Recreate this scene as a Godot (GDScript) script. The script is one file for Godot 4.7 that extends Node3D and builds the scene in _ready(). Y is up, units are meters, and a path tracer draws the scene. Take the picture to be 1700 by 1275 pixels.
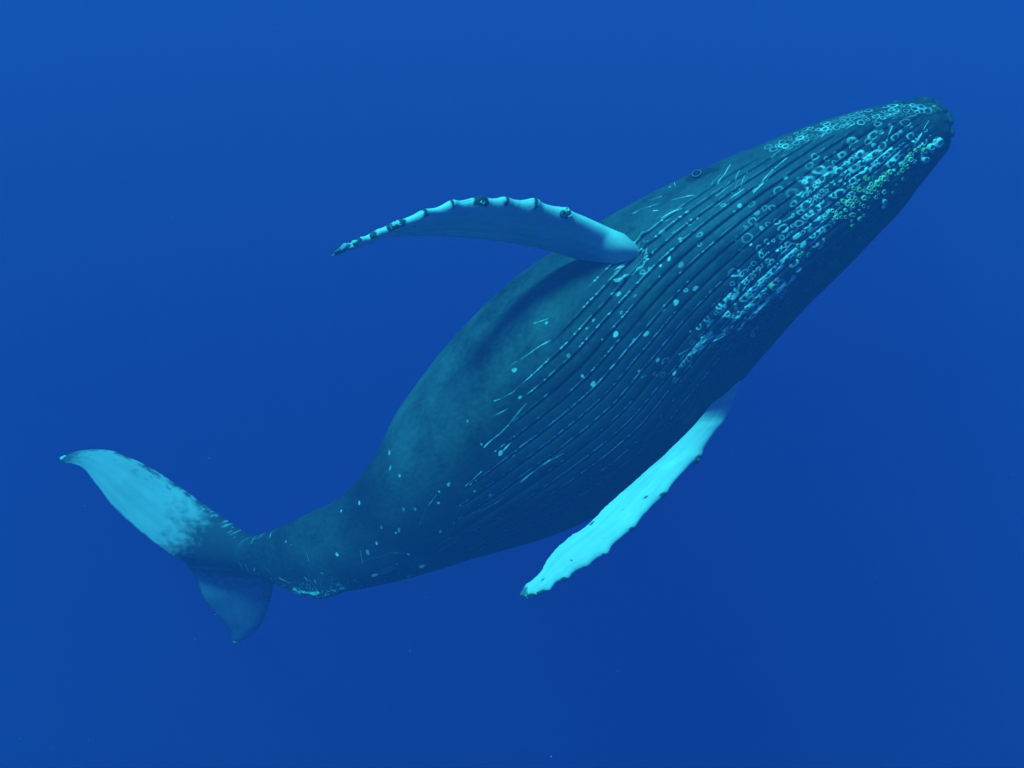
extends Node3D

const MIDDLE := Vector3(1.59, 0.59, -14.4)          # the whale's chest, metres; the camera is at the origin
const BODY_LENGTH := 12.19
const ROWS := 441
const COLUMNS := 1001       # closer together on the belly than on the back
const CAP := 0.17

var rng := RandomNumberGenerator.new()
var noise := FastNoiseLite.new()
var whale: Node3D
var spine: Array = []        # dense rows along the body: centre, half width, half depth, roll, keel
var stations: Array = []     # metres from the snout to each dense row
var belly_way: Array = []    # direction of the belly at each dense row
var right_fin: Array = []
var left_fin: Array = []
var flukes: Array = []
var right_way: Array = []    # direction of the whale's right side


func _ready() -> void:
	# ---- camera ----
	var cam := Camera3D.new()
	cam.name = "camera"
	cam.fov = 38.0
	cam.near = 0.05
	cam.far = 400.0
	add_child(cam)
	cam.current = true
	# ---- water light from all round, the air is water here ----
	var sky_look := ProceduralSkyMaterial.new()
	sky_look.sky_top_color = Color(0.04, 0.26, 1.0).linear_to_srgb()
	sky_look.sky_horizon_color = Color(0.0026, 0.009, 0.178).linear_to_srgb()
	sky_look.sky_curve = 2.6
	sky_look.ground_horizon_color = Color(0.0026, 0.009, 0.178).linear_to_srgb()
	sky_look.ground_bottom_color = Color(0.001, 0.002, 0.04).linear_to_srgb()
	sky_look.ground_curve = 1.2
	sky_look.sun_angle_max = 1.0
	var sky := Sky.new()
	sky.sky_material = sky_look
	var env := Environment.new()
	env.background_mode = Environment.BG_SKY
	env.sky = sky
	env.tonemap_mode = Environment.TONE_MAPPER_LINEAR
	env.tonemap_exposure = 1.22
	env.fog_enabled = true
	env.fog_density = 0.025
	env.fog_light_color = Color(0.27, 0.385, 1.0).linear_to_srgb()
	env.sdfgi_enabled = true
	env.ssao_enabled = true
	env.ssil_enabled = true
	var we := WorldEnvironment.new()
	we.name = "environment"
	we.environment = env
	add_child(we)
	# ---- sun, filtered by the water above ----
	var sun := DirectionalLight3D.new()
	sun.name = "sun"
	sun.light_color = Color(0.05, 0.88, 1.0).linear_to_srgb()
	sun.light_energy = 1.6
	sun.light_angular_distance = 13.0
	sun.shadow_enabled = true
	sun.sky_mode = DirectionalLight3D.SKY_MODE_LIGHT_ONLY
	add_child(sun)
	sun.look_at_from_position(Vector3(-0.33, 0.76, 0.56) * 10.0, Vector3.ZERO, Vector3(1, 0, 0))
	rng.seed = 20
	noise.seed = 5
	noise.noise_type = FastNoiseLite.TYPE_SIMPLEX_SMOOTH
	noise.fractal_octaves = 3

	whale = Node3D.new()
	whale.name = "humpback_whale"
	whale.set_meta("label", "dark humpback whale with grooved belly and long white flippers swimming in blue water")
	whale.set_meta("category", "whale")
	add_child(whale)
	whale.position = MIDDLE
	make_spine()
	make_body()
	make_eye()
	make_barnacles()
	make_snow()


# ------------------------------------------------------------------ the whale's body
func make_spine() -> void:
	# centre x, y, z, half width, half depth, roll in degrees, sharpness of the keels
	var table := [
		[3.72, 2.61, 0.85, 0.194, 0.194, 30, 1.00], [3.60, 2.56, 0.82, 0.319, 0.319, 30, 1.00], [3.38, 2.46, 0.76, 0.445, 0.445, 30, 1.00],
		[3.05, 2.28, 0.68, 0.598, 0.598, 30, 1.00], [2.71, 2.06, 0.60, 0.739, 0.739, 30, 1.00], [2.35, 1.83, 0.52, 0.853, 0.853, 30, 1.00],
		[1.90, 1.53, 0.42, 0.979, 0.979, 30, 1.00], [1.45, 1.23, 0.32, 1.093, 1.093, 30, 1.00], [0.93, 0.85, 0.22, 1.238, 1.238, 30, 1.00],
		[0.39, 0.42, 0.11, 1.370, 1.370, 31, 1.00], [-0.06, 0.01, 0.00, 1.490, 1.490, 32, 1.00], [-0.52, -0.41, -0.12, 1.570, 1.602, 33, 1.00],
		[-1.09, -0.87, -0.26, 1.525, 1.605, 34, 1.00], [-1.70, -1.32, -0.43, 1.392, 1.513, 36, 1.02], [-2.29, -1.75, -0.62, 1.164, 1.323, 39, 1.06],
		[-2.78, -2.15, -0.82, 0.908, 1.094, 43, 1.12], [-3.26, -2.49, -1.02, 0.704, 0.903, 47, 1.20], [-3.82, -2.79, -1.26, 0.541, 0.752, 48, 1.30],
		[-4.47, -2.98, -1.55, 0.454, 0.667, 46, 1.40], [-5.06, -3.06, -1.82, 0.317, 0.423, 43, 1.40], [-5.60, -3.13, -2.16, 0.237, 0.237, 40, 1.20],
		[-6.19, -3.24, -2.58, 0.124, 0.078, 36, 1.00]]
	var at := [0.0]
	for k in range(1, table.size()):
		at.append(at[k - 1] + Vector3(table[k][0] - table[k - 1][0], table[k][1] - table[k - 1][1], table[k][2] - table[k - 1][2]).length())
	var total: float = at[-1]
	var slope := []
	for k in table.size():
		var a := maxi(k - 1, 0)
		var b := mini(k + 1, table.size() - 1)
		var row := []
		for c in 7:
			row.append((table[b][c] - table[a][c]) / (at[b] - at[a]))
		slope.append(row)
	var k := 0
	for i in ROWS:
		var s := total * pow(float(i) / (ROWS - 1), 1.25)
		while k < table.size() - 2 and s > at[k + 1]:
			k += 1
		var h: float = at[k + 1] - at[k]
		var x: float = (s - at[k]) / h
		var row := PackedFloat32Array()
		for c in 7:
			row.append((2 * x * x * x - 3 * x * x + 1) * table[k][c] + (x * x * x - 2 * x * x + x) * h * slope[k][c] + (-2 * x * x * x + 3 * x * x) * table[k + 1][c] + (x * x * x - x * x) * h * slope[k + 1][c])
		var blunt := pow(maxf(0.0, 1.0 - pow(1.0 - clampf(s / CAP, 0, 1), 2.4)), 0.46)
		row[3] *= blunt
		row[4] *= blunt
		spine.append(row)
		stations.append(s)
	for i in ROWS:
		var a: PackedFloat32Array = spine[maxi(i - 1, 0)]
		var b: PackedFloat32Array = spine[mini(i + 1, ROWS - 1)]
		var along := Vector3(b[0] - a[0], b[1] - a[1], b[2] - a[2]).normalized()
		var side := (Vector3.BACK - along * along.z).normalized()
		var low := side.cross(along)
		var roll := deg_to_rad(spine[i][5])
		belly_way.append(side * cos(roll) + low * sin(roll))
		right_way.append(-low * cos(roll) + side * sin(roll))


func groove_spacing(r: float) -> float:
	return 0.138 * pow(maxf(r, 0.05) / 1.3, 0.4)


# number of grooves from the belly's midline to this place; whole numbers are groove bottoms
func groove_phase(s: float, r: float, turn: float) -> float:
	return turn * r / groove_spacing(r) + 0.5 + 0.30 * noise.get_noise_2d(s * 9.0, turn * 14.0)


# how deep the grooves are here, 0 to 1
func groove_share(s: float, turn: float, phase: float) -> float:
	var deg := rad_to_deg(turn)
	var away := absf(deg)
	var n := floorf(phase + 0.5)
	var uneven := fposmod(sin(n * 12.9898) * 43758.5453, 1.0)
	# the grooves of the flank end further forward than those of the belly
	var last := lerpf(8.2, 4.6, smoothstep(10.0, 76.0, away)) + (uneven - 0.5) * 0.5
	var share := 1.0 - smoothstep(last - 0.7, last, s)
	share *= smoothstep(0.12, 0.7, s)
	var edge := lerpf(58.0, 86.0, smoothstep(0.3, 2.2, s))
	edge = lerpf(edge, 72.0, smoothstep(2.6, 4.2, s))
	share *= 1.0 - smoothstep(edge - 5.0, edge, away)
	if deg < -12.0:      # smooth skin round the root of the left flipper
		share *= smoothstep(0.5, 1.0, Vector2((s - 4.1) / 1.1, (deg + 40.0) / 34.0).length())
	return share


func on_body(s: float, degrees: float, lift := 0.0) -> Vector3:
	var i := 0
	var lo := 0
	var hi := ROWS - 1
	while hi - lo > 1:
		i = (lo + hi) / 2
		if stations[i] > s:
			hi = i
		else:
			lo = i
	return skin_point(lo, deg_to_rad(degrees), lift)


func skin_point(i: int, turn: float, lift := 0.0) -> Vector3:
	var row: PackedFloat32Array = spine[i]
	var sn := sin(turn)
	var lateral := signf(sn) * pow(absf(sn), row[6])
	var outward: Vector3 = belly_way[i] * cos(turn) + right_way[i] * sn
	return Vector3(row[0], row[1], row[2]) + belly_way[i] * (row[4] * cos(turn)) + right_way[i] * (row[3] * lateral) + outward * lift


func column_turn(j: int) -> float:
	var wide := 1.85
	if j < 50:
		return lerpf(-PI, -wide, j / 50.0)
	if j > COLUMNS - 51:
		return lerpf(wide, PI, (j - (COLUMNS - 51)) / 50.0)
	return lerpf(-wide, wide, (j - 50.0) / (COLUMNS - 101.0))


func make_body() -> void:
	var bumps := [   # knobs of the snout and chin, the eye's swelling, the lumps behind the navel: s, degrees, radius, height
		[2.85, 103.0, 0.20, 0.03], [0.10, 100.0, 0.055, 0.07], [0.05, 80.0, 0.05, 0.06], [0.13, 58.0, 0.05, 0.045], [0.05, 30.0, 0.05, 0.05], [0.10, 8.0, 0.06, 0.05], [0.24, -14.0, 0.07, 0.05],
		[0.22, 112.0, 0.06, 0.06], [0.36, 100.0, 0.04, 0.035], [0.42, 128.0, 0.06, 0.05], [0.06, 130.0, 0.06, 0.06], [3.79, 79.0, 0.06, 0.050], [3.76, 72.0, 0.06, 0.050], [3.79, 66.0, 0.06, 0.050], [3.85, 60.0, 0.06, 0.050], [3.93, 57.0, 0.06, 0.050], [4.05, 56.0, 0.06, 0.050], [4.17, 57.0, 0.06, 0.050], [4.29, 59.0, 0.06, 0.050], [8.52, 6.0, 0.16, 0.06], [8.72, -4.0, 0.10, 0.05], [9.95, 2.0, 0.28, 0.10], [10.3, 4.0, 0.2, 0.04]]
	var crease := [[2.45, 108.0], [2.60, 101.0], [2.68, 90.0], [2.85, 80.0], [3.05, 78.0], [3.30, 74.0]]   # behind the corner of the mouth
	var points := PackedVector3Array()
	var uvs := PackedVector2Array()
	points.resize(ROWS * COLUMNS)
	uvs.resize(ROWS * COLUMNS)
	for i in ROWS:
		var row: PackedFloat32Array = spine[i]
		var s: float = stations[i]
		var r := (row[3] + row[4]) * 0.5
		var near := []
		for b in bumps:
			if absf(s - b[0]) < b[2] * 2.5:
				near.append(b)
		for j in COLUMNS:
			var turn := column_turn(j)
			var lift := 0.0
			if absf(turn) < 1.6 and s < 8.6:
				var phase := groove_phase(s, r, turn)
				var share := groove_share(s, turn, phase)
				if share > 0.0:
					var off := absf(phase - floorf(phase + 0.5)) * groove_spacing(r)
					lift -= share * (0.036 * exp(-pow(off / 0.013, 2.0)) - 0.0030 * cos(TAU * phase + PI))
			lift += 0.020 * noise.get_noise_3d(s * 22.0, turn * r * 22.0, 3.0) * minf(1.0, r)
			lift += 0.006 * noise.get_noise_3d(s * 130.0, turn * r * 130.0, 9.0) * minf(1.0, r)
			if s > 2.3 and s < 3.5 and turn > 1.2 and turn < 2.0:
				for k in crease.size() - 1:
					var p := Vector2(crease[k][0], deg_to_rad(crease[k][1]) * r)
					var q := Vector2(crease[k + 1][0], deg_to_rad(crease[k + 1][1]) * r)
					var here := Vector2(s, turn * r)
					var far := here.distance_to(Geometry2D.get_closest_point_to_segment(here, p, q))
					if far < 0.09:
						lift = minf(lift, lift - 0.03 * exp(-pow(far / 0.028, 2.0)) * (1.0 - 0.18 * k))
			for b in near:
				var ds: float = s - b[0]
				var dt: float = (turn - deg_to_rad(b[1])) * r
				lift += b[3] * exp(-(ds * ds + dt * dt) / (b[2] * b[2]) * 1.6)
			points[i * COLUMNS + j] = skin_point(i, turn, lift)
			uvs[i * COLUMNS + j] = Vector2(s / BODY_LENGTH, turn / TAU + 0.5)
	var arrays := grid(points, uvs, ROWS, COLUMNS, true)
	var mesh := ArrayMesh.new()
	mesh.add_surface_from_arrays(Mesh.PRIMITIVE_TRIANGLES, arrays)
	mesh.surface_set_material(0, skin_look())
	# flippers and flukes: front edge, rear edge, half thickness for each cut from the shoulder to the tip, or from tip to tip
	right_fin = [[0.04, 1.00, 0.65, -0.13, 0.70, 0.45, 0.170], [-0.19, 1.12, 1.28, -0.36, 0.77, 1.04, 0.155], [-0.47, 1.22, 1.42, -0.82, 0.92, 0.90, 0.115], [-0.83, 1.36, 1.55, -1.19, 1.03, 0.98, 0.105], [-1.25, 1.46, 1.68, -1.59, 1.09, 1.12, 0.095], [-1.66, 1.49, 1.80, -1.98, 1.12, 1.28, 0.085], [-2.06, 1.47, 1.90, -2.36, 1.12, 1.50, 0.075], [-2.46, 1.35, 2.00, -2.69, 1.10, 1.69, 0.065], [-2.85, 1.18, 2.08, -3.00, 1.05, 1.87, 0.055], [-3.19, 1.02, 2.13, -3.28, 0.93, 2.02, 0.043], [-3.43, 0.91, 2.18, -3.46, 0.85, 2.13, 0.030], [-3.57, 0.82, 2.20, -3.56, 0.80, 2.18, 0.010]]
	left_fin = [[1.46, -0.22, 0.10, 1.15, -0.31, 0.40, 0.125], [1.28, -0.50, 0.40, 0.97, -0.67, 0.68, 0.080], [1.05, -0.98, 0.55, 0.64, -1.04, 0.98, 0.090], [0.68, -1.40, 1.10, 0.22, -1.40, 1.32, 0.080], [0.34, -1.66, 1.55, -0.12, -1.70, 1.32, 0.065], [-0.01, -2.01, 1.70, -0.47, -1.99, 1.43, 0.060], [-0.35, -2.33, 1.82, -0.72, -2.21, 1.58, 0.055], [-0.66, -2.57, 1.90, -0.94, -2.34, 1.70, 0.050], [-0.95, -2.73, 1.95, -1.15, -2.52, 1.78, 0.043], [-1.22, -2.89, 1.98, -1.27, -2.71, 1.87, 0.035], [-1.39, -2.95, 2.00, -1.42, -2.82, 1.93, 0.025], [-1.50, -2.95, 2.02, -1.50, -2.92, 1.98, 0.010]]
	flukes = [[-8.52, -1.75, -2.72, -8.50, -1.78, -2.71, 0.015], [-8.35, -1.65, -2.73, -8.35, -1.81, -2.69, 0.035], [-8.14, -1.60, -2.72, -8.15, -1.88, -2.65, 0.045], [-7.68, -1.62, -2.67, -7.88, -2.15, -2.55, 0.055], [-7.13, -1.84, -2.55, -7.59, -2.46, -2.43, 0.065], [-6.63, -2.12, -2.42, -7.24, -2.73, -2.32, 0.080], [-6.19, -2.40, -2.29, -6.91, -2.96, -2.22, 0.110], [-5.75, -2.66, -2.17, -6.62, -3.13, -2.14, 0.170], [-5.38, -2.91, -2.10, -6.47, -3.24, -2.22, 0.210], [-5.18, -3.10, -2.15, -6.45, -3.29, -2.30, 0.210], [-5.14, -3.24, -2.25, -6.42, -3.33, -2.27, 0.180], [-5.17, -3.43, -2.42, -6.40, -3.47, -2.44, 0.120], [-5.24, -3.75, -2.59, -6.30, -3.85, -2.61, 0.085], [-5.36, -4.10, -2.76, -6.18, -4.11, -2.78, 0.065], [-5.54, -4.39, -2.93, -6.02, -4.36, -2.95, 0.050], [-5.79, -4.58, -3.10, -6.01, -4.54, -3.12, 0.035], [-6.03, -4.68, -3.27, -6.04, -4.67, -3.29, 0.015]]
	var white := fin_look()
	mesh.add_surface_from_arrays(Mesh.PRIMITIVE_TRIANGLES, fin(right_fin, 420, 128, "right"))
	mesh.surface_set_material(1, white)
	mesh.add_surface_from_arrays(Mesh.PRIMITIVE_TRIANGLES, fin(left_fin, 420, 128, "left"))
	mesh.surface_set_material(2, white)
	mesh.add_surface_from_arrays(Mesh.PRIMITIVE_TRIANGLES, fin(flukes, 480, 160, "flukes"))
	mesh.surface_set_material(3, white)
	var body := MeshInstance3D.new()
	body.name = "body"
	body.mesh = mesh
	whale.add_child(body, true)


# a closed grid of points with smooth normals; wraps round in its columns
func grid(points: PackedVector3Array, uvs: PackedVector2Array, rows: int, columns: int, outward: bool, colors := PackedColorArray()) -> Array:
	var normals := PackedVector3Array()
	normals.resize(points.size())
	for i in rows:
		var up := maxi(i - 1, 0) * columns
		var down := mini(i + 1, rows - 1) * columns
		for j in columns:
			var a := j - 1 if j > 0 else columns - 2
			var b := j + 1 if j < columns - 1 else 1
			var n := (points[down + j] - points[up + j]).cross(points[i * columns + b] - points[i * columns + a])
			normals[i * columns + j] = n.normalized() if outward else -n.normalized()
	var index := PackedInt32Array()
	index.resize((rows - 1) * (columns - 1) * 6)
	var k := 0
	for i in rows - 1:
		for j in columns - 1:
			var p := i * columns + j
			var q := p + columns
			for t in ([p, p + 1, q, q, p + 1, q + 1] if outward else [p, q, p + 1, p + 1, q, q + 1]):
				index[k] = t
				k += 1
	var arrays := []
	arrays.resize(Mesh.ARRAY_MAX)
	arrays[Mesh.ARRAY_VERTEX] = points
	arrays[Mesh.ARRAY_NORMAL] = normals
	arrays[Mesh.ARRAY_TEX_UV] = uvs
	if colors.size():
		arrays[Mesh.ARRAY_COLOR] = colors
	arrays[Mesh.ARRAY_INDEX] = index
	return arrays


func smooth_at(list: Array, x: float) -> Vector4:
	var k := clampi(int(x), 0, list.size() - 2)
	var t := x - k
	var p0: Vector4 = list[maxi(k - 1, 0)]
	var p1: Vector4 = list[k]
	var p2: Vector4 = list[k + 1]
	var p3: Vector4 = list[mini(k + 2, list.size() - 1)]
	return 0.5 * (2.0 * p1 + (p2 - p0) * t + (2.0 * p0 - 5.0 * p1 + 4.0 * p2 - p3) * t * t + (3.0 * p1 - p0 - 3.0 * p2 + p3) * t * t * t)


# a flipper or the flukes: cuts like a wing's, from front edge to rear edge
func fin(cuts: Array, rows: int, columns: int, kind: String) -> Array:
	var fronts := []
	var rears := []
	for c in cuts:
		fronts.append(Vector4(c[0], c[1], c[2], c[6]))
		rears.append(Vector4(c[3], c[4], c[5], 0.0))
	var knobs := []      # where the knobs of the front edge stand, in cuts
	if kind == "right":
		knobs = [3.35, 4.2, 5.0, 5.72, 6.5, 7.25, 8.0, 8.6, 9.2, 10.0]
	elif kind == "left":
		knobs = [2.2, 3.2, 4.55, 5.6, 6.6, 7.3, 8.1, 8.8, 9.5, 10.2]
	var points := PackedVector3Array()
	var uvs := PackedVector2Array()
	var colors := PackedColorArray()
	points.resize(rows * columns)
	uvs.resize(rows * columns)
	colors.resize(rows * columns)
	var last := cuts.size() - 1.0
	for i in rows:
		var u := float(i) / (rows - 1)
		var x := u * last
		var front := smooth_at(fronts, x)
		var rear := smooth_at(rears, x)
		var f := Vector3(front.x, front.y, front.z)
		var r := Vector3(rear.x, rear.y, rear.z)
		var ahead := smooth_at(fronts, minf(x + 0.05, last)) + smooth_at(rears, minf(x + 0.05, last))
		var behind := smooth_at(fronts, maxf(x - 0.05, 0.0)) + smooth_at(rears, maxf(x - 0.05, 0.0))
		var span := Vector3(ahead.x - behind.x, ahead.y - behind.y, ahead.z - behind.z).normalized()
		var chord := r - f
		var face := span.cross(chord).normalized()
		var forward := -chord.normalized()
		var swell := -0.012 if knobs.size() else 0.0
		for k in knobs:
			var high: float = (0.55 + 0.8 * fposmod(sin(k * 37.7) * 991.3, 1.0)) * (1.0 if kind == "right" or k < 4.0 else 0.7)
			swell += 0.050 * high * exp(-pow((x - k) / 0.20, 2.0)) * smoothstep(0.0, 0.8, last - x)
		var rough := 0.009 * noise.get_noise_1d(x * 160.0) + 0.005 * noise.get_noise_1d(x * 700.0 + 70.0)
		var ragged := 0.020 * noise.get_noise_1d(x * 110.0 + 300.0) + 0.012 * noise.get_noise_1d(x * 600.0 + 900.0)
		for j in columns:
			var a := float(j) / (columns - 1) * TAU
			var c := 0.5 - 0.5 * cos(a)          # 0 at the front edge, 1 at the rear edge
			var side := 1.0 if sin(a) >= 0.0 else -1.0
			var thick := front.w * 9.9 * maxf(0.0, 0.2969 * sqrt(c) - 0.126 * c - 0.3516 * c * c + 0.2843 * c * c * c - 0.1036 * c * c * c * c)
			var p := f + chord * c + face * thick * side * (1.0 + swell * 3.0)
			p += forward * ((swell + rough * smoothstep(1.0, 5.0, x) * 0.8) * pow(1.0 - c, 3.0) - 0.55 * ragged * pow(c, 6.0))
			p += face * side * 0.006 * smoothstep(1.0, 4.0, x) * noise.get_noise_2d(x * 60.0, c * 90.0) * (1.0 - c)
			points[i * columns + j] = p
			uvs[i * columns + j] = Vector2(u, float(j) / (columns - 1))
			colors[i * columns + j] = fin_color(kind, x, c, (face * side).dot(Vector3(0.0, -0.2, 1.0)) > 0.0)
	return grid(points, uvs, rows, columns, true, colors)


# white skin with its dark marks, as real-world base colours
func fin_color(kind: String, x: float, c: float, under: bool) -> Color:
	var fleck := noise.get_noise_2d(x * 55.0, c * 160.0 + 40.0)
	var fine := noise.get_noise_2d(x * 230.0 + 500.0, c * 700.0)
	var dark := 0.0
	var white := 0.78
	if kind == "flukes":
		white = 0.52
		var bound := x + 0.6 * fleck + 0.7 * fine
		var lobe := (1.0 - smoothstep(5.0 + 1.0 * c, 6.7 + 0.9 * c, bound)) if x < 9.0 else smoothstep(11.0 - 1.0 * c, 12.6 - 1.4 * c, bound)
		dark = 1.0 - lobe
		var rim := 0.035 + 0.05 * (fleck + 0.4) * smoothstep(8.0, 3.0, x)
		dark = maxf(dark, (1.0 - smoothstep(rim, rim + 0.05, c + 0.04 * fine)) * clampf(0.55 + 1.6 * fine, 0.0, 1.0))
		dark = maxf(dark, 0.85 * (1.0 - smoothstep(0.9, 2.6, x + 0.5 * fine + 1.6 * (c - 0.3))))
		dark = maxf(dark, smoothstep(15.1, 15.7, x + 0.3 * fine))
		dark = maxf(dark, smoothstep(0.965, 0.99, c + 0.015 * fine) * 0.7)
		dark = maxf(dark, smoothstep(0.28, 0.42, fine) * (1.0 - smoothstep(0.05, 0.4, c)) * 0.6)
		var streak := smoothstep(0.10, 0.22, noise.get_noise_2d(x * 1100.0, c * 160.0 + x * 260.0)) * smoothstep(0.16, 0.05, c) * smoothstep(5.6, 6.2, x) * smoothstep(9.0, 8.4, x) * smoothstep(0.0, 0.12, noise.get_noise_2d(x * 260.0 + 40.0, c * 300.0))
		dark *= 1.0 - 0.85 * streak
		if not under:
			dark = 1.0
	elif kind == "right":
		white = 0.80
		for b in [[3.35, 0.13], [4.2, 0.03], [5.0, 0.035], [5.72, 0.27], [6.5, 0.025], [7.25, 0.05], [8.0, 0.24], [8.75, 0.08], [9.3, 0.10]]:
			var off: float = absf(x - b[0] + 0.08 * fine)
			var reach := 0.05 + 0.05 * (fleck + 0.5)
			dark = maxf(dark, (1.0 - smoothstep(b[1] * 0.8, b[1] * 0.8 + 0.03, off)) * (1.0 - smoothstep(reach, reach + 0.03, c)))
		dark = maxf(dark, smoothstep(9.5, 10.2, x + 0.7 * fleck) * 0.8)
		dark = maxf(dark, smoothstep(0.95, 0.99, c) * 0.5)
		for b in [[7.45, 0.30, 0.06, 0.05], [7.6, 0.42, 0.03, 0.03], [4.35, 0.05, 0.03, 0.015]]:
			dark = maxf(dark, 0.8 * (1.0 - smoothstep(0.6, 1.0, Vector2((x - b[0]) / b[2], (c - b[1]) / b[3]).length() + 0.6 * fine)))
	else:
		white = 0.80
		for b in [[3.25, 0.13, 0.10], [4.6, 0.07, 0.05], [5.7, 0.07, 0.05], [6.7, 0.05, 0.04], [8.2, 0.14, 0.07], [8.9, 0.10, 0.06], [9.6, 0.12, 0.08]]:
			dark = maxf(dark, 0.9 * (1.0 - smoothstep(0.5, 1.0, Vector2((x - b[0]) / b[1], c / b[2]).length() + 0.9 * fine)))
		for b in [[5.9, 0.93, 0.16, 0.045], [4.75, 0.25, 0.06, 0.04], [7.6, 0.35, 0.05, 0.05], [9.0, 0.55, 0.16, 0.03], [5.2, 0.5, 0.03, 0.02], [6.3, 0.3, 0.025, 0.02]]:
			dark = maxf(dark, 0.85 * (1.0 - smoothstep(0.6, 1.0, Vector2((x - b[0]) / b[2], (c - b[1]) / b[3]).length() + 0.5 * fine)))
		dark = maxf(dark, smoothstep(10.0, 10.6, x + 1.1 * fleck) * 0.85)
	white *= 1.0 + 0.12 * fleck + 0.06 * fine + 0.14 * noise.get_noise_2d(x * 22.0 + 900.0, c * 420.0)
	return Color(white * 1.0, white, white * (0.98 if kind == "flukes" else 0.86)).lerp(Color(0.055, 0.07, 0.07), clampf(dark, 0.0, 1.0))


# ------------------------------------------------------------------ what its skin is made of
var paint := PackedByteArray()       # colour of the skin, SIDE x SIDE
var relief := PackedByteArray()      # height of the skin
var girth := PackedFloat32Array()    # radius at each column of the picture
const SIDE := 2048


func prepare_paint() -> void:
	girth.resize(SIDE)
	var k := 0
	for x in SIDE:
		var s := (x + 0.5) / SIDE * BODY_LENGTH
		while k < ROWS - 2 and s > stations[k + 1]:
			k += 1
		girth[x] = maxf(0.06, (spine[k][3] + spine[k][4]) * 0.5)
	var small := 1024
	var base := Image.create(small, small, false, Image.FORMAT_RGB8)
	var data := base.get_data()
	var lift := PackedByteArray()
	lift.resize(small * small)
	for y in small:
		var deg := (y + 0.5) / small * 360.0 - 180.0
		var turn := deg_to_rad(deg)
		if absf(deg) > 135.0:
			for x in small:
				var n := (y * small + x) * 3
				data[n] = 58
				data[n + 1] = 66
				data[n + 2] = 66
				lift[y * small + x] = 90
			continue
		for x in small:
			var s := (x + 0.5) / small * BODY_LENGTH
			var w := turn * girth[x * 2]
			var big := noise.get_noise_2d(s * 38.0, w * 55.0)
			var mid := noise.get_noise_2d(s * 150.0 + 300.0, w * 190.0)
			var fine := noise.get_noise_2d(s * 900.0, w * 1100.0)
			var v := 0.044
			v += 0.085 * smoothstep(4.3, 5.4, s) * (1.0 - smoothstep(7.4, 8.8, s)) * smoothstep(38.0, 62.0, deg)  # flank, then throat: paler skin, sunlit brightness partly put into the colour
			v += 0.055 * (1.0 - smoothstep(3.9, 4.8, s)) * smoothstep(12.0, 48.0, deg)
			v += 0.030 * smoothstep(8.6, 9.4, s) * smoothstep(30.0, 70.0, deg)
			v *= 0.72
			v *= 1.0 + 0.75 * big + 0.55 * mid + 0.40 * fine
			var t := pow(clampf(v, 0.02, 0.3), 1.0 / 2.2) * 255.0
			var n := (y * small + x) * 3
			data[n] = int(t * 0.86)
			data[n + 1] = int(t)
			data[n + 2] = int(t * 0.95)
			lift[y * small + x] = int(clampf(90.0 + 30.0 * fine + 25.0 * mid, 0, 255))
	base = Image.create_from_data(small, small, false, Image.FORMAT_RGB8, data)
	base.resize(SIDE, SIDE, Image.INTERPOLATE_CUBIC)
	paint = base.get_data()
	var high := Image.create_from_data(small, small, false, Image.FORMAT_L8, lift)
	high.resize(SIDE, SIDE, Image.INTERPOLATE_CUBIC)
	relief = high.get_data()


func dab(x: int, y: int, share: float, color: Color, height: float) -> void:
	if share <= 0.01 or x < 0 or x >= SIDE or y < 0 or y >= SIDE:
		return
	share = minf(share, 1.0)
	var n := y * SIDE + x
	paint[n * 3] = int(lerpf(paint[n * 3], color.r8, share))
	paint[n * 3 + 1] = int(lerpf(paint[n * 3 + 1], color.g8, share))
	paint[n * 3 + 2] = int(lerpf(paint[n * 3 + 2], color.b8, share))
	relief[n] = clampi(relief[n] + int(height * share), 0, 255)


# a scar: a ring (hole > 0) or a blot, with an uneven outline; sizes in metres, along the body and around it
func scar(s: float, deg: float, along: float, around: float, hole: float, share: float, color: Color, tilt := 0.0) -> void:
	var cx := s / BODY_LENGTH * SIDE
	var cy := (deg + 180.0) / 360.0 * SIDE
	var mx := BODY_LENGTH / SIDE
	var my := TAU * girth[clampi(int(cx), 0, SIDE - 1)] / SIDE
	var reach := maxf(along, around) * 1.5 + 0.01
	var wobble := rng.randf() * 50.0
	for y in range(int(cy - reach / my), int(cy + reach / my) + 2):
		for x in range(int(cx - reach / mx), int(cx + reach / mx) + 2):
			var p := Vector2((x - cx) * mx, (y - cy) * my).rotated(tilt)
			var q := Vector2(p.x / along, p.y / around)
			var far := q.length() * (1.0 + 0.09 * sin(q.angle() * 2.0 + wobble) + 0.06 * sin(q.angle() * 3.0 + wobble * 1.7))
			var soft := 0.006 / minf(along, around)
			var a := 1.0 - smoothstep(1.0 - soft, 1.0 + soft, far)
			if hole > 0.0:
				a *= smoothstep(hole - soft, hole + soft, far) * (0.82 + 0.18 * sin(q.angle() + wobble))
			dab(x, y, a * share, color, 70.0)


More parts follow.
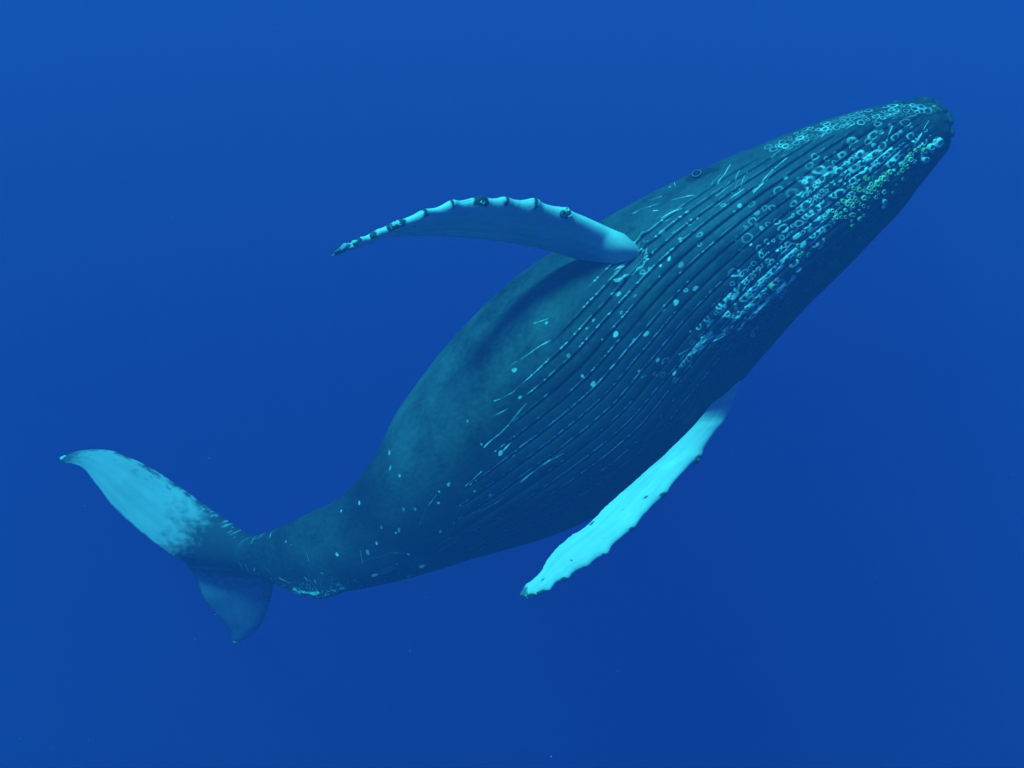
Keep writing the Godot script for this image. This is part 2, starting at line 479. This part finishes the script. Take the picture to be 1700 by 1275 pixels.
# a scratch along a chain of places [s, degrees, s, degrees ...], uneven and broken like a real one
func scratch(chain: Array, width: float, share: float, color: Color) -> void:
	var salt := rng.randf() * 1000.0
	for k in range(0, chain.size() - 2, 2):
		var r := girth[clampi(int(chain[k] / BODY_LENGTH * SIDE), 0, SIDE - 1)]
		var a := Vector2(chain[k], deg_to_rad(chain[k + 1]) * r)
		var b := Vector2(chain[k + 2], deg_to_rad(chain[k + 3]) * r)
		var steps := maxi(2, int(a.distance_to(b) / 0.006))
		for i in steps:
			var p := a.lerp(b, float(i) / steps)
			var along := p.x * 60.0 + p.y * 60.0
			var here := share * clampf(0.65 + 1.3 * noise.get_noise_2d(along * 4.0, salt), 0.0, 1.0)
			p.y += 0.020 * noise.get_noise_2d(along * 1.5, salt + 77.0)
			var wide := width * (0.7 + 0.9 * noise.get_noise_2d(along * 7.0, salt + 30.0))
			var cx := p.x / BODY_LENGTH * SIDE
			var my := TAU * r / SIDE
			var cy := (rad_to_deg(p.y / r) + 180.0) / 360.0 * SIDE
			var half := int(wide / my) + 1
			for dy in range(-half, half + 1):
				dab(int(cx), int(cy) + dy, here * (1.0 - smoothstep(0.4, 1.1, absf(int(cy) + dy - cy) * my / maxf(wide, 0.003))), color, 45.0)


# whether a new scar finds room among those already there
func room(taken: Array, s: float, deg: float, size: float, apart: float) -> bool:
	var r := girth[clampi(int(s / BODY_LENGTH * SIDE), 0, SIDE - 1)]
	var here := Vector3(s, deg_to_rad(deg) * r, size)
	for t in taken:
		if Vector2(t.x - here.x, t.y - here.y).length() < (t.z + size) * apart:
			return false
	taken.append(here)
	return true


func near_line(points: Array, t: float) -> Vector2:
	var n := points.size() / 2 - 1
	var k := clampi(int(t * n), 0, n - 1)
	var u := t * n - k
	return Vector2(lerpf(points[k * 2], points[k * 2 + 2], u), lerpf(points[k * 2 + 1], points[k * 2 + 3], u))


func skin_look() -> StandardMaterial3D:
	prepare_paint()
	var pale := Color(0.86, 0.90, 0.80).linear_to_srgb()
	var dim := Color(0.22, 0.28, 0.28).linear_to_srgb()
	var black := Color(0.025, 0.032, 0.032).linear_to_srgb()
	# fine pale scuffs on the ridges beside the grooves
	for n in range(-14, 16):
		for x in range(30, 1480):
			var s := (x + 0.5) / SIDE * BODY_LENGTH
			var r := girth[x]
			var turn := 0.0
			for again in 3:
				turn = (n - 0.5 + 0.17 - 0.30 * noise.get_noise_2d(s * 9.0, turn * 14.0)) * groove_spacing(r) / r
			if absf(turn) > 1.5:
				continue
			var share := groove_share(s, turn, float(n))
			if share < 0.02:
				continue
			var worn := smoothstep(-0.42, 0.12, noise.get_noise_2d(s * 30.0, n * 71.0)) * lerpf(0.4, 1.0, smoothstep(2.2, 4.2, s))
			worn *= 0.35 + 0.95 * smoothstep(-0.2, 0.15, noise.get_noise_2d(s * 520.0, n * 31.0))
			worn *= (1.0 if turn > -0.15 else 0.4) * (1.0 - 0.45 * smoothstep(0.7, 1.0, turn))
			if worn < 0.03:
				continue
			var my := TAU * r / SIDE
			var cy := (rad_to_deg(turn) + 180.0) / 360.0 * SIDE + noise.get_noise_2d(s * 300.0, n * 9.0) * 0.006 / my
			for y in range(int(cy) - 3, int(cy) + 5):
				var off := absf(y - cy) * my
				dab(x, y, worn * pow(share, 0.4) * exp(-pow(off / 0.0095, 2.0)), pale, 20.0)
			if rng.randf() < 0.045 and s > 3.2 and turn > -0.2:
				scar(s, rad_to_deg(turn), 0.007 + 0.018 * rng.randf(), 0.008 + 0.004 * rng.randf(), 0.0, 0.95, pale)
	# rings that barnacles left: crowded along the lip, a belt of them down the throat, fewer elsewhere
	var lip := [0.16, 66, 0.40, 72, 0.80, 83, 1.20, 88, 1.55, 88, 1.9, 87]
	var taken := []
	for k in 900:
		var t := pow(rng.randf(), 0.9)
		var p := near_line(lip, t)
		var size := rng.randf_range(0.022, 0.056)
		p += Vector2(rng.randfn(0, 0.05), clampf(rng.randfn(2, 8.0), -14, 18) * (1.0 - 0.5 * t))
		if room(taken, p.x, p.y, size, 0.80):
			scar(p.x, p.y, size, size * 1.1, rng.randf_range(0.45, 0.74), rng.randf_range(0.25, 1.0), pale)
	for k in 60:
		var p := near_line(lip, rng.randf_range(0.25, 1.0))
		var d := p.y + rng.randfn(-3, 5.0)
		scratch([p.x, d, p.x + rng.randf_range(0.05, 0.16), d - rng.randf_range(0.0, 4.0)], rng.randf_range(0.006, 0.014), rng.randf_range(0.3, 0.8), pale)
	var belt := [0.50, 14, 0.85, 24, 1.05, 36, 1.38, 34, 1.62, 32, 1.81, 26, 2.09, 21, 2.26, 16, 2.45, 10, 2.76, 8, 3.12, 8, 3.45, 6]
	for k in 1000:
		var t := rng.randf()
		var p := near_line(belt, t) + Vector2(rng.randfn(0, 0.14), rng.randfn(0, 7.5))
		var size := 0.024 + 0.044 * pow(rng.randf(), 1.4)
		if not room(taken, p.x, p.y, size, rng.randf_range(0.62, 1.0)):
			continue
		var hole := rng.randf_range(0.34, 0.60) if rng.randf() < 0.78 else 0.0
		if hole == 0.0:
			size *= 0.6
		scar(p.x, p.y, size * rng.randf_range(0.9, 1.6), size * rng.randf_range(0.7, 1.0), hole, rng.randf_range(0.7, 1.0), pale, rng.randf_range(-0.5, 0.5))
		if rng.randf() < 0.25:   # one that has run into its neighbour
			scar(p.x + size * rng.randf_range(1.1, 1.7), p.y + rng.randf_range(-1.5, 1.5), size * 0.8, size * 0.7, hole * 0.8, 0.9, pale, rng.randf_range(-0.6, 0.6))
		elif rng.randf() < 0.12:
			scratch([p.x, p.y, p.x + rng.randf_range(0.1, 0.25), p.y + rng.randf_range(-1.5, 1.0)], rng.randf_range(0.01, 0.022), 0.9, pale)
	for k in 130:
		var s := rng.randf_range(0.5, 2.9)
		var d := rng.randf_range(14.0, 68.0) - 5.0 * s
		var size := rng.randf_range(0.022, 0.062)
		if room(taken, s, d, size, 1.1):
			var hole := rng.randf_range(0.5, 0.75) if size > 0.034 else 0.0
			scar(s, d, size * rng.randf_range(1.0, 1.35), size, hole, rng.randf_range(0.4, 0.95), pale)
	for k in 60:
		var size := rng.randf_range(0.02, 0.045)
		scar(rng.randf_range(3.0, 4.6), rng.randf_range(2.0, 17.0), size, size * 0.9, rng.randf_range(0.4, 0.7) if rng.randf() < 0.6 else 0.0, rng.randf_range(0.4, 0.95), pale)
	for k in 110:   # faint ones, the shade on that side put into their colour
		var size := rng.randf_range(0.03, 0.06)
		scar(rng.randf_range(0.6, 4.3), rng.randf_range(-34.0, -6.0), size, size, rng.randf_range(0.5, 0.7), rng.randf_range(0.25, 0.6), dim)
	for k in 40:
		var size := rng.randf_range(0.012, 0.03)
		scar(rng.randf_range(2.4, 5.5), rng.randf_range(10.0, 66.0), size * 1.3, size, 0.4 if rng.randf() < 0.4 else 0.0, rng.randf_range(0.5, 0.95), pale)
	# worn pale patches along the ridge of the belly
	for p in [[1.71, 14, 2.32, 12], [2.24, 9, 2.76, 6], [2.68, 5, 3.25, 7], [3.17, -1, 3.59, 6], [2.6, -7, 3.28, -5], [3.36, 1, 3.59, 6], [3.62, -1, 4.31, 11], [3.84, 5, 4.22, 7], [2.01, 8, 2.37, 4], [1.74, 9, 1.96, 12], [2.9, 2, 3.2, 5]]:
		for w in 5:
			var j := rng.randf_range(-2.0, 2.0)
			scratch([p[0], p[1] + j, p[2], p[3] + j], rng.randf_range(0.012, 0.026), rng.randf_range(0.45, 0.85), pale if w % 2 == 0 else dim)
	# scratches of the head, behind the eye, the flank and the tail
	for p in [[2.76, 78, 2.6, 83, 2.47, 92], [2.58, 64, 2.47, 70, 2.37, 76], [2.47, 65, 2.37, 69, 2.24, 74], [2.47, 57, 2.32, 60, 2.11, 66], [2.84, 68, 2.58, 72, 2.42, 81],
			[3.7, 92, 3.48, 89, 3.23, 83, 3.03, 79], [3.45, 96, 3.31, 93], [3.48, 74, 3.28, 74, 3.06, 74], [3.5, 83, 3.45, 81], [3.09, 108, 3.12, 97], [2.84, 70, 2.79, 71], [2.84, 60, 2.66, 62, 2.52, 63],
			[2.98, 62, 2.84, 62], [3.53, 71, 3.39, 70], [4.22, 64, 4.07, 63, 3.87, 66, 3.79, 70], [4.05, 63, 3.9, 65]]:
		scratch(p, 0.016, 1.0, pale)
		scratch([p[0] + 0.04, p[1] + 2, p[2] + 0.03, p[3] + 2], 0.009, 0.6, pale)
	for p in [[0.27, 40, 0.46, 24, 0.64, 15], [0.7, 52, 0.85, 40], [1.26, 52, 1.15, 60], [0.78, 22, 0.93, 20], [0.37, 57, 0.66, 57], [1.36, 55, 1.17, 68], [1.06, 24, 0.76, 26], [1.47, 29, 1.15, 27], [2.47, 57, 2.11, 66], [1.9, 70, 2.1, 66], [1.5, 62, 1.7, 56]]:
		scratch(p, 0.014, 0.95, pale)
	for p in [[5.88, 62, 5.63, 60, 5.29, 58], [6.29, 55, 6.04, 52, 5.6, 52], [6.41, 50, 6.19, 48], [6.7, 42, 6.41, 42, 5.97, 44], [7.18, 34, 6.89, 34], [6.6, 35, 6.32, 36, 6.1, 37], [6.48, 30, 6.26, 31], [5.35, 70, 5.14, 67], [5.39, 35, 5.32, 36], [4.78, 18, 4.72, 17], [6.6, 18, 6.19, 18, 6.0, 17]]:
		scratch(p, 0.011, 0.95, pale)
	for p in [[8.04, 38, 7.8, 42, 7.57, 42], [7.57, 22, 7.15, 18, 6.8, 17], [8.3, 12, 8.04, 13, 7.48, 11, 7.09, 8], [8.91, 36, 8.7, 34, 8.47, 25], [10.0, 64, 9.97, 54], [10.8, 40, 10.66, 29, 10.35, 24, 10.18, 14], [9.11, 51, 9.18, 38]]:
		scratch(p, 0.009, 0.75, pale)
	for k in 26:    # short scratches where the tail narrows
		var s := rng.randf_range(10.75, 11.75)
		var d := rng.randf_range(104.0, 128.0) if k % 3 else rng.randf_range(18.0, 40.0)
		scratch([s, d, s + rng.randf_range(-0.06, 0.06), d - rng.randf_range(8.0, 30.0)], 0.010, 0.9, pale)
	for k in 190:    # the scuffed keel under the tail
		var s := 9.9 + rng.randfn(0.0, 0.42)
		var d := absf(rng.randfn(0.0, 17.0)) * (1.0 - absf(s - 9.9) * 0.3)
		scratch([s, d, s + rng.randf_range(-0.05, 0.05), d - rng.randf_range(1.0, 7.0)], rng.randf_range(0.007, 0.022), rng.randf_range(0.4, 1.0), pale if k % 3 else dim)
	for k in 14:
		scar(rng.randf_range(9.6, 10.4), rng.randf_range(-6.0, 16.0), rng.randf_range(0.03, 0.08), 0.03, 0.0, 0.7, pale)
	scar(8.97, 20, 0.16, 0.05, 0.0, 0.55, dim)
	scar(9.14, 19, 0.05, 0.03, 0.0, 0.9, pale)
	# single pale spots
	for p in [[7.97, 80], [7.87, 69], [7.35, 41], [7.51, 42], [7.61, 38], [8.1, 53], [8.84, 88], [9.28, 98], [8.6, 56], [8.37, 45], [8.44, 45], [7.87, 25], [8.8, 48], [9.01, 45], [10.42, 81], [7.9, 89], [8.5, 25], [8.77, -2], [8.47, 9], [8.74, 22], [9.49, 55], [7.94, 47],
			[7.12, 29], [6.99, 22], [6.7, 57], [4.34, 53], [5.88, 59], [6.0, 48], [5.26, 37], [4.75, 21], [6.7, 44], [6.57, 35], [3.17, 101], [3.17, 61], [3.28, 60], [3.7, 50], [3.82, 50], [3.93, 52], [2.98, 37], [2.63, 34]]:
		var size := rng.randf_range(0.013, 0.029)
		scar(p[0], p[1], size * rng.randf_range(1.0, 1.5), size, 0.0, rng.randf_range(0.6, 0.95), pale, rng.randf() * 3.0)
	# dark skin round the eye
	for k in 7:
		scratch([3.79, 66, 3.85, 60, 3.93, 57, 4.05, 56, 4.17, 57, 4.29, 59], 0.012 + 0.004 * k, 0.6 + 0.06 * k, pale if k % 2 else dim)
	scar(2.82, 97, 0.17, 0.12, 0.0, 0.85, black)
	scar(2.72, 95, 0.14, 0.05, 0.0, 0.6, black)
	var m := StandardMaterial3D.new()
	m.resource_name = "dark scarred whale skin"
	m.albedo_texture = ImageTexture.create_from_image(Image.create_from_data(SIDE, SIDE, false, Image.FORMAT_RGB8, paint))
	m.heightmap_enabled = true
	m.heightmap_texture = ImageTexture.create_from_image(Image.create_from_data(SIDE, SIDE, false, Image.FORMAT_L8, relief))
	m.heightmap_scale = 2.5
	m.roughness = 0.55
	m.metallic_specular = 0.22
	return m


func fin_look() -> StandardMaterial3D:
	var m := StandardMaterial3D.new()
	m.resource_name = "white flipper skin"
	m.vertex_color_use_as_albedo = true
	m.roughness = 0.6
	m.metallic_specular = 0.2
	return m


func plain_look(called: String, c: Color, rough := 0.8) -> StandardMaterial3D:
	var m := StandardMaterial3D.new()
	m.resource_name = called
	m.albedo_color = c.linear_to_srgb()
	m.roughness = rough
	m.metallic_specular = 0.2
	return m


# ------------------------------------------------------------------ small parts
func outward_at(s: float, degrees: float) -> Vector3:
	var a := on_body(s, degrees - 3.0)
	var b := on_body(s, degrees + 3.0)
	var c := on_body(maxf(s - 0.08, 0.0), degrees)
	var d := on_body(s + 0.08, degrees)
	return (b - a).cross(d - c).normalized()


func stand_on(normal: Vector3, spin: float) -> Basis:
	var side := normal.cross(Vector3(0.3, 0.1, 0.9)).normalized()
	return Basis(side, normal, side.cross(normal)).rotated(normal, spin)


func lathe(profile: Array, around: int, uneven: float) -> ArrayMesh:
	var st := SurfaceTool.new()
	st.begin(Mesh.PRIMITIVE_TRIANGLES)
	st.set_smooth_group(0)
	var ring := func(k: int, j: int) -> Vector3:
		var a := TAU * (j % around) / around
		var r: float = profile[k].x * (1.0 + uneven * sin(a * 3.0 + k) + uneven * 0.6 * sin(a * 2.0 + 1.0))
		return Vector3(cos(a) * r, profile[k].y, sin(a) * r)
	for k in profile.size() - 1:
		for j in around:
			var p: Vector3 = ring.call(k, j)
			var q: Vector3 = ring.call(k, j + 1)
			var t: Vector3 = ring.call(k + 1, j)
			var u: Vector3 = ring.call(k + 1, j + 1)
			for v in [p, t, q, q, t, u]:
				st.add_vertex(v)
	st.generate_normals()
	return st.commit()


func make_eye() -> void:
	var out: Vector3 = (outward_at(2.85, 96.0) + belly_way[150] * 0.3).normalized()
	var at := on_body(2.85, 96.0, 0.05)
	var eye := Node3D.new()
	eye.name = "eye"
	whale.add_child(eye, true)
	eye.position = at
	eye.basis = stand_on(out, 0.4)
	var ball := SphereMesh.new()
	ball.radius = 0.055
	ball.height = 0.085
	var eyeball := MeshInstance3D.new()
	eyeball.name = "eyeball"
	eyeball.mesh = ball
	eyeball.material_override = plain_look("dark eye", Color(0.015, 0.018, 0.02), 0.25)
	eyeball.position = Vector3(0, -0.015, 0)
	eye.add_child(eyeball, true)
	var ring := TorusMesh.new()
	ring.inner_radius = 0.046
	ring.outer_radius = 0.061
	ring.rings = 40
	ring.ring_segments = 10
	var lid := MeshInstance3D.new()
	lid.name = "eyelid"
	lid.mesh = ring
	lid.scale = Vector3(1.1, 0.7, 1.0)
	lid.position = Vector3(0, 0.0, 0)
	lid.material_override = plain_look("pale rim of the eye", Color(0.17, 0.21, 0.21))
	eye.add_child(lid, true)


func make_barnacles() -> void:
	var shells := []
	for k in 4:
		shells.append(lathe([Vector2(1.05, -0.25), Vector2(0.95, 0.25), Vector2(0.75, 0.62), Vector2(0.55, 0.72 + 0.06 * k), Vector2(0.40, 0.66), Vector2(0.30, 0.40), Vector2(0.0, 0.36)], 9, 0.05 + 0.02 * k))
	var looks := [plain_look("olive barnacle", Color(0.40, 0.46, 0.17)), plain_look("pale barnacle", Color(0.75, 0.78, 0.60)), plain_look("dark barnacle", Color(0.10, 0.14, 0.11)), plain_look("yellowish barnacle", Color(0.66, 0.70, 0.38))]
	var put := func(at: Vector3, out: Vector3, size: float, look: int) -> void:
		var b := MeshInstance3D.new()
		b.name = "barnacle"
		b.mesh = shells[rng.randi() % 4]
		b.material_override = looks[look]
		whale.add_child(b, true)
		b.transform = Transform3D(stand_on(out, rng.randf() * TAU).scaled(Vector3.ONE * size), at)
	# chin and throat: a crowded olive patch and single pale ones
	for p in [[0.30, -2, 0.055, 1, 4, 0.06], [0.42, 2, 0.045, 1, 5, 0.08], [0.52, 4, 0.040, 3, 4, 0.08], [0.72, 7, 0.035, 3, 8, 0.10], [0.89, 4, 0.035, 0, 7, 0.10], [1.04, 12, 0.034, 0, 7, 0.10], [1.15, 11, 0.042, 3, 5, 0.07],
			[1.29, 9, 0.040, 0, 8, 0.12], [1.2, 0, 0.034, 0, 6, 0.12], [1.45, 16, 0.036, 0, 8, 0.11], [1.66, 13, 0.036, 3, 7, 0.10], [1.45, 8, 0.036, 0, 9, 0.14], [1.66, 2, 0.034, 0, 7, 0.12], [1.62, -5, 0.036, 0, 4, 0.10], [1.26, -9, 0.040, 1, 2, 0.05],
			[0.54, -7, 0.045, 1, 2, 0.05], [1.85, 10, 0.034, 3, 4, 0.10], [2.45, 4, 0.030, 0, 3, 0.10], [2.95, 0, 0.040, 3, 2, 0.05], [3.35, 2, 0.026, 0, 7, 0.16], [3.55, 4, 0.024, 1, 4, 0.10], [4.0, 8, 0.020, 1, 5, 0.14],
			[3.85, 60, 0.034, 1, 4, 0.05], [3.93, 57, 0.036, 1, 4, 0.05], [4.05, 56, 0.03, 1, 4, 0.05], [8.6, 6, 0.035, 1, 4, 0.08], [8.72, -3, 0.035, 1, 3, 0.06], [0.12, 66, 0.030, 2, 3, 0.05], [0.06, 84, 0.034, 2, 3, 0.04]]:
		var r := girth[clampi(int(p[0] / BODY_LENGTH * SIDE), 0, SIDE - 1)]
		for k in p[4]:
			var s: float = maxf(p[0] + (rng.randfn(0, p[5] * 0.7) if k else 0.0), 0.04)
			var d: float = p[1] + (rad_to_deg(rng.randfn(0, p[5] * 0.6) / r) if k else 0.0)
			var size: float = p[2] * 1.15 * (rng.randf_range(0.5, 0.95) if k else 1.0)
			put.call(on_body(s, d, -0.012), outward_at(s, d), size, p[3] if rng.randf() < 0.75 else [3, 1, 0, 0][p[3]])
	# knobs of the snout
	var knob := lathe([Vector2(1.0, -0.3), Vector2(0.95, 0.2), Vector2(0.7, 0.55), Vector2(0.35, 0.74), Vector2(0.0, 0.8)], 10, 0.05)
	var knob_look := plain_look("dark knob of the snout", Color(0.06, 0.08, 0.075))
	var ahead := Vector3(spine[0][0] - spine[40][0], spine[0][1] - spine[40][1], spine[0][2] - spine[40][2]).normalized()
	for p in [[0.03, 112, 0.075], [0.05, 84, 0.06], [0.02, 58, 0.065], [0.03, 20, 0.06], [0.02, 150, 0.07], [0.09, 98, 0.05], [0.16, 110, 0.06], [0.06, -20, 0.055]]:
		var b := MeshInstance3D.new()
		b.name = "tubercle"
		b.mesh = knob
		b.material_override = knob_look
		whale.add_child(b, true)
		b.transform = Transform3D(stand_on((outward_at(p[0] + 0.05, p[1]) + ahead * 0.8).normalized(), rng.randf() * TAU).scaled(Vector3.ONE * p[2]), on_body(p[0], p[1]))
	# flippers and flukes: tufts of them on the front edge
	for p in [[0, 3.35, 6, 0.10, 0.040], [0, 5.72, 7, 0.18, 0.034], [0, 8.0, 7, 0.18, 0.028], [0, 8.75, 6, 0.18, 0.026], [0, 9.5, 9, 0.4, 0.024], [0, 10.3, 7, 0.4, 0.020], [1, 3.25, 7, 0.10, 0.046], [1, 8.2, 4, 0.12, 0.022], [1, 9.4, 5, 0.2, 0.026], [1, 10.3, 6, 0.3, 0.024],
			[2, 0.25, 5, 0.22, 0.035], [2, 15.7, 3, 0.15, 0.035]]:
		var cuts: Array = [right_fin, left_fin, flukes][p[0]]
		for k in p[2]:
			var x := clampf(p[1] + rng.randfn(0, p[3] * 0.6), 0.05, cuts.size() - 1.05)
			var i := int(x)
			var a: Array = cuts[i]
			var b: Array = cuts[i + 1]
			var front := Vector3(a[0], a[1], a[2]).lerp(Vector3(b[0], b[1], b[2]), x - i)
			var rear := Vector3(a[3], a[4], a[5]).lerp(Vector3(b[3], b[4], b[5]), x - i)
			var span := (Vector3(b[0], b[1], b[2]) - Vector3(a[0], a[1], a[2])).normalized()
			var out := (front - rear).normalized().rotated(span, rng.randf_range(-1.1, 1.1))
			var thick: float = lerpf(a[6], b[6], x - i)
			put.call(front + (rear - front).normalized() * thick * 0.45 + out * thick * 0.55, out, p[4] * rng.randf_range(0.6, 1.1), 2 if rng.randf() < (0.6 if p[0] != 2 else 0.0) else 1)


func make_snow() -> void:
	var fleck := SphereMesh.new()
	fleck.radius = 0.5
	fleck.height = 0.7
	fleck.radial_segments = 6
	fleck.rings = 4
	var many := MultiMesh.new()
	many.transform_format = MultiMesh.TRANSFORM_3D
	many.mesh = fleck
	many.instance_count = 160
	for k in 160:
		var d := rng.randf_range(4.0, 20.0)
		var turn := Basis(Vector3(rng.randf(), rng.randf(), 0.5).normalized(), rng.randf() * TAU)
		many.set_instance_transform(k, Transform3D(turn.scaled(Vector3(1, 0.6, 0.8) * rng.randf_range(0.003, 0.010)), Vector3(rng.randf_range(-0.5, 0.5) * d, rng.randf_range(-0.38, 0.38) * d, -d)))
	var snow := MultiMeshInstance3D.new()
	snow.name = "drifting_specks"
	snow.multimesh = many
	snow.material_override = plain_look("pale drifting matter", Color(0.30, 0.36, 0.36))
	snow.set_meta("label", "tiny pale specks drifting in the blue water around the whale")
	snow.set_meta("category", "specks")
	snow.set_meta("kind", "stuff")
	add_child(snow, true)
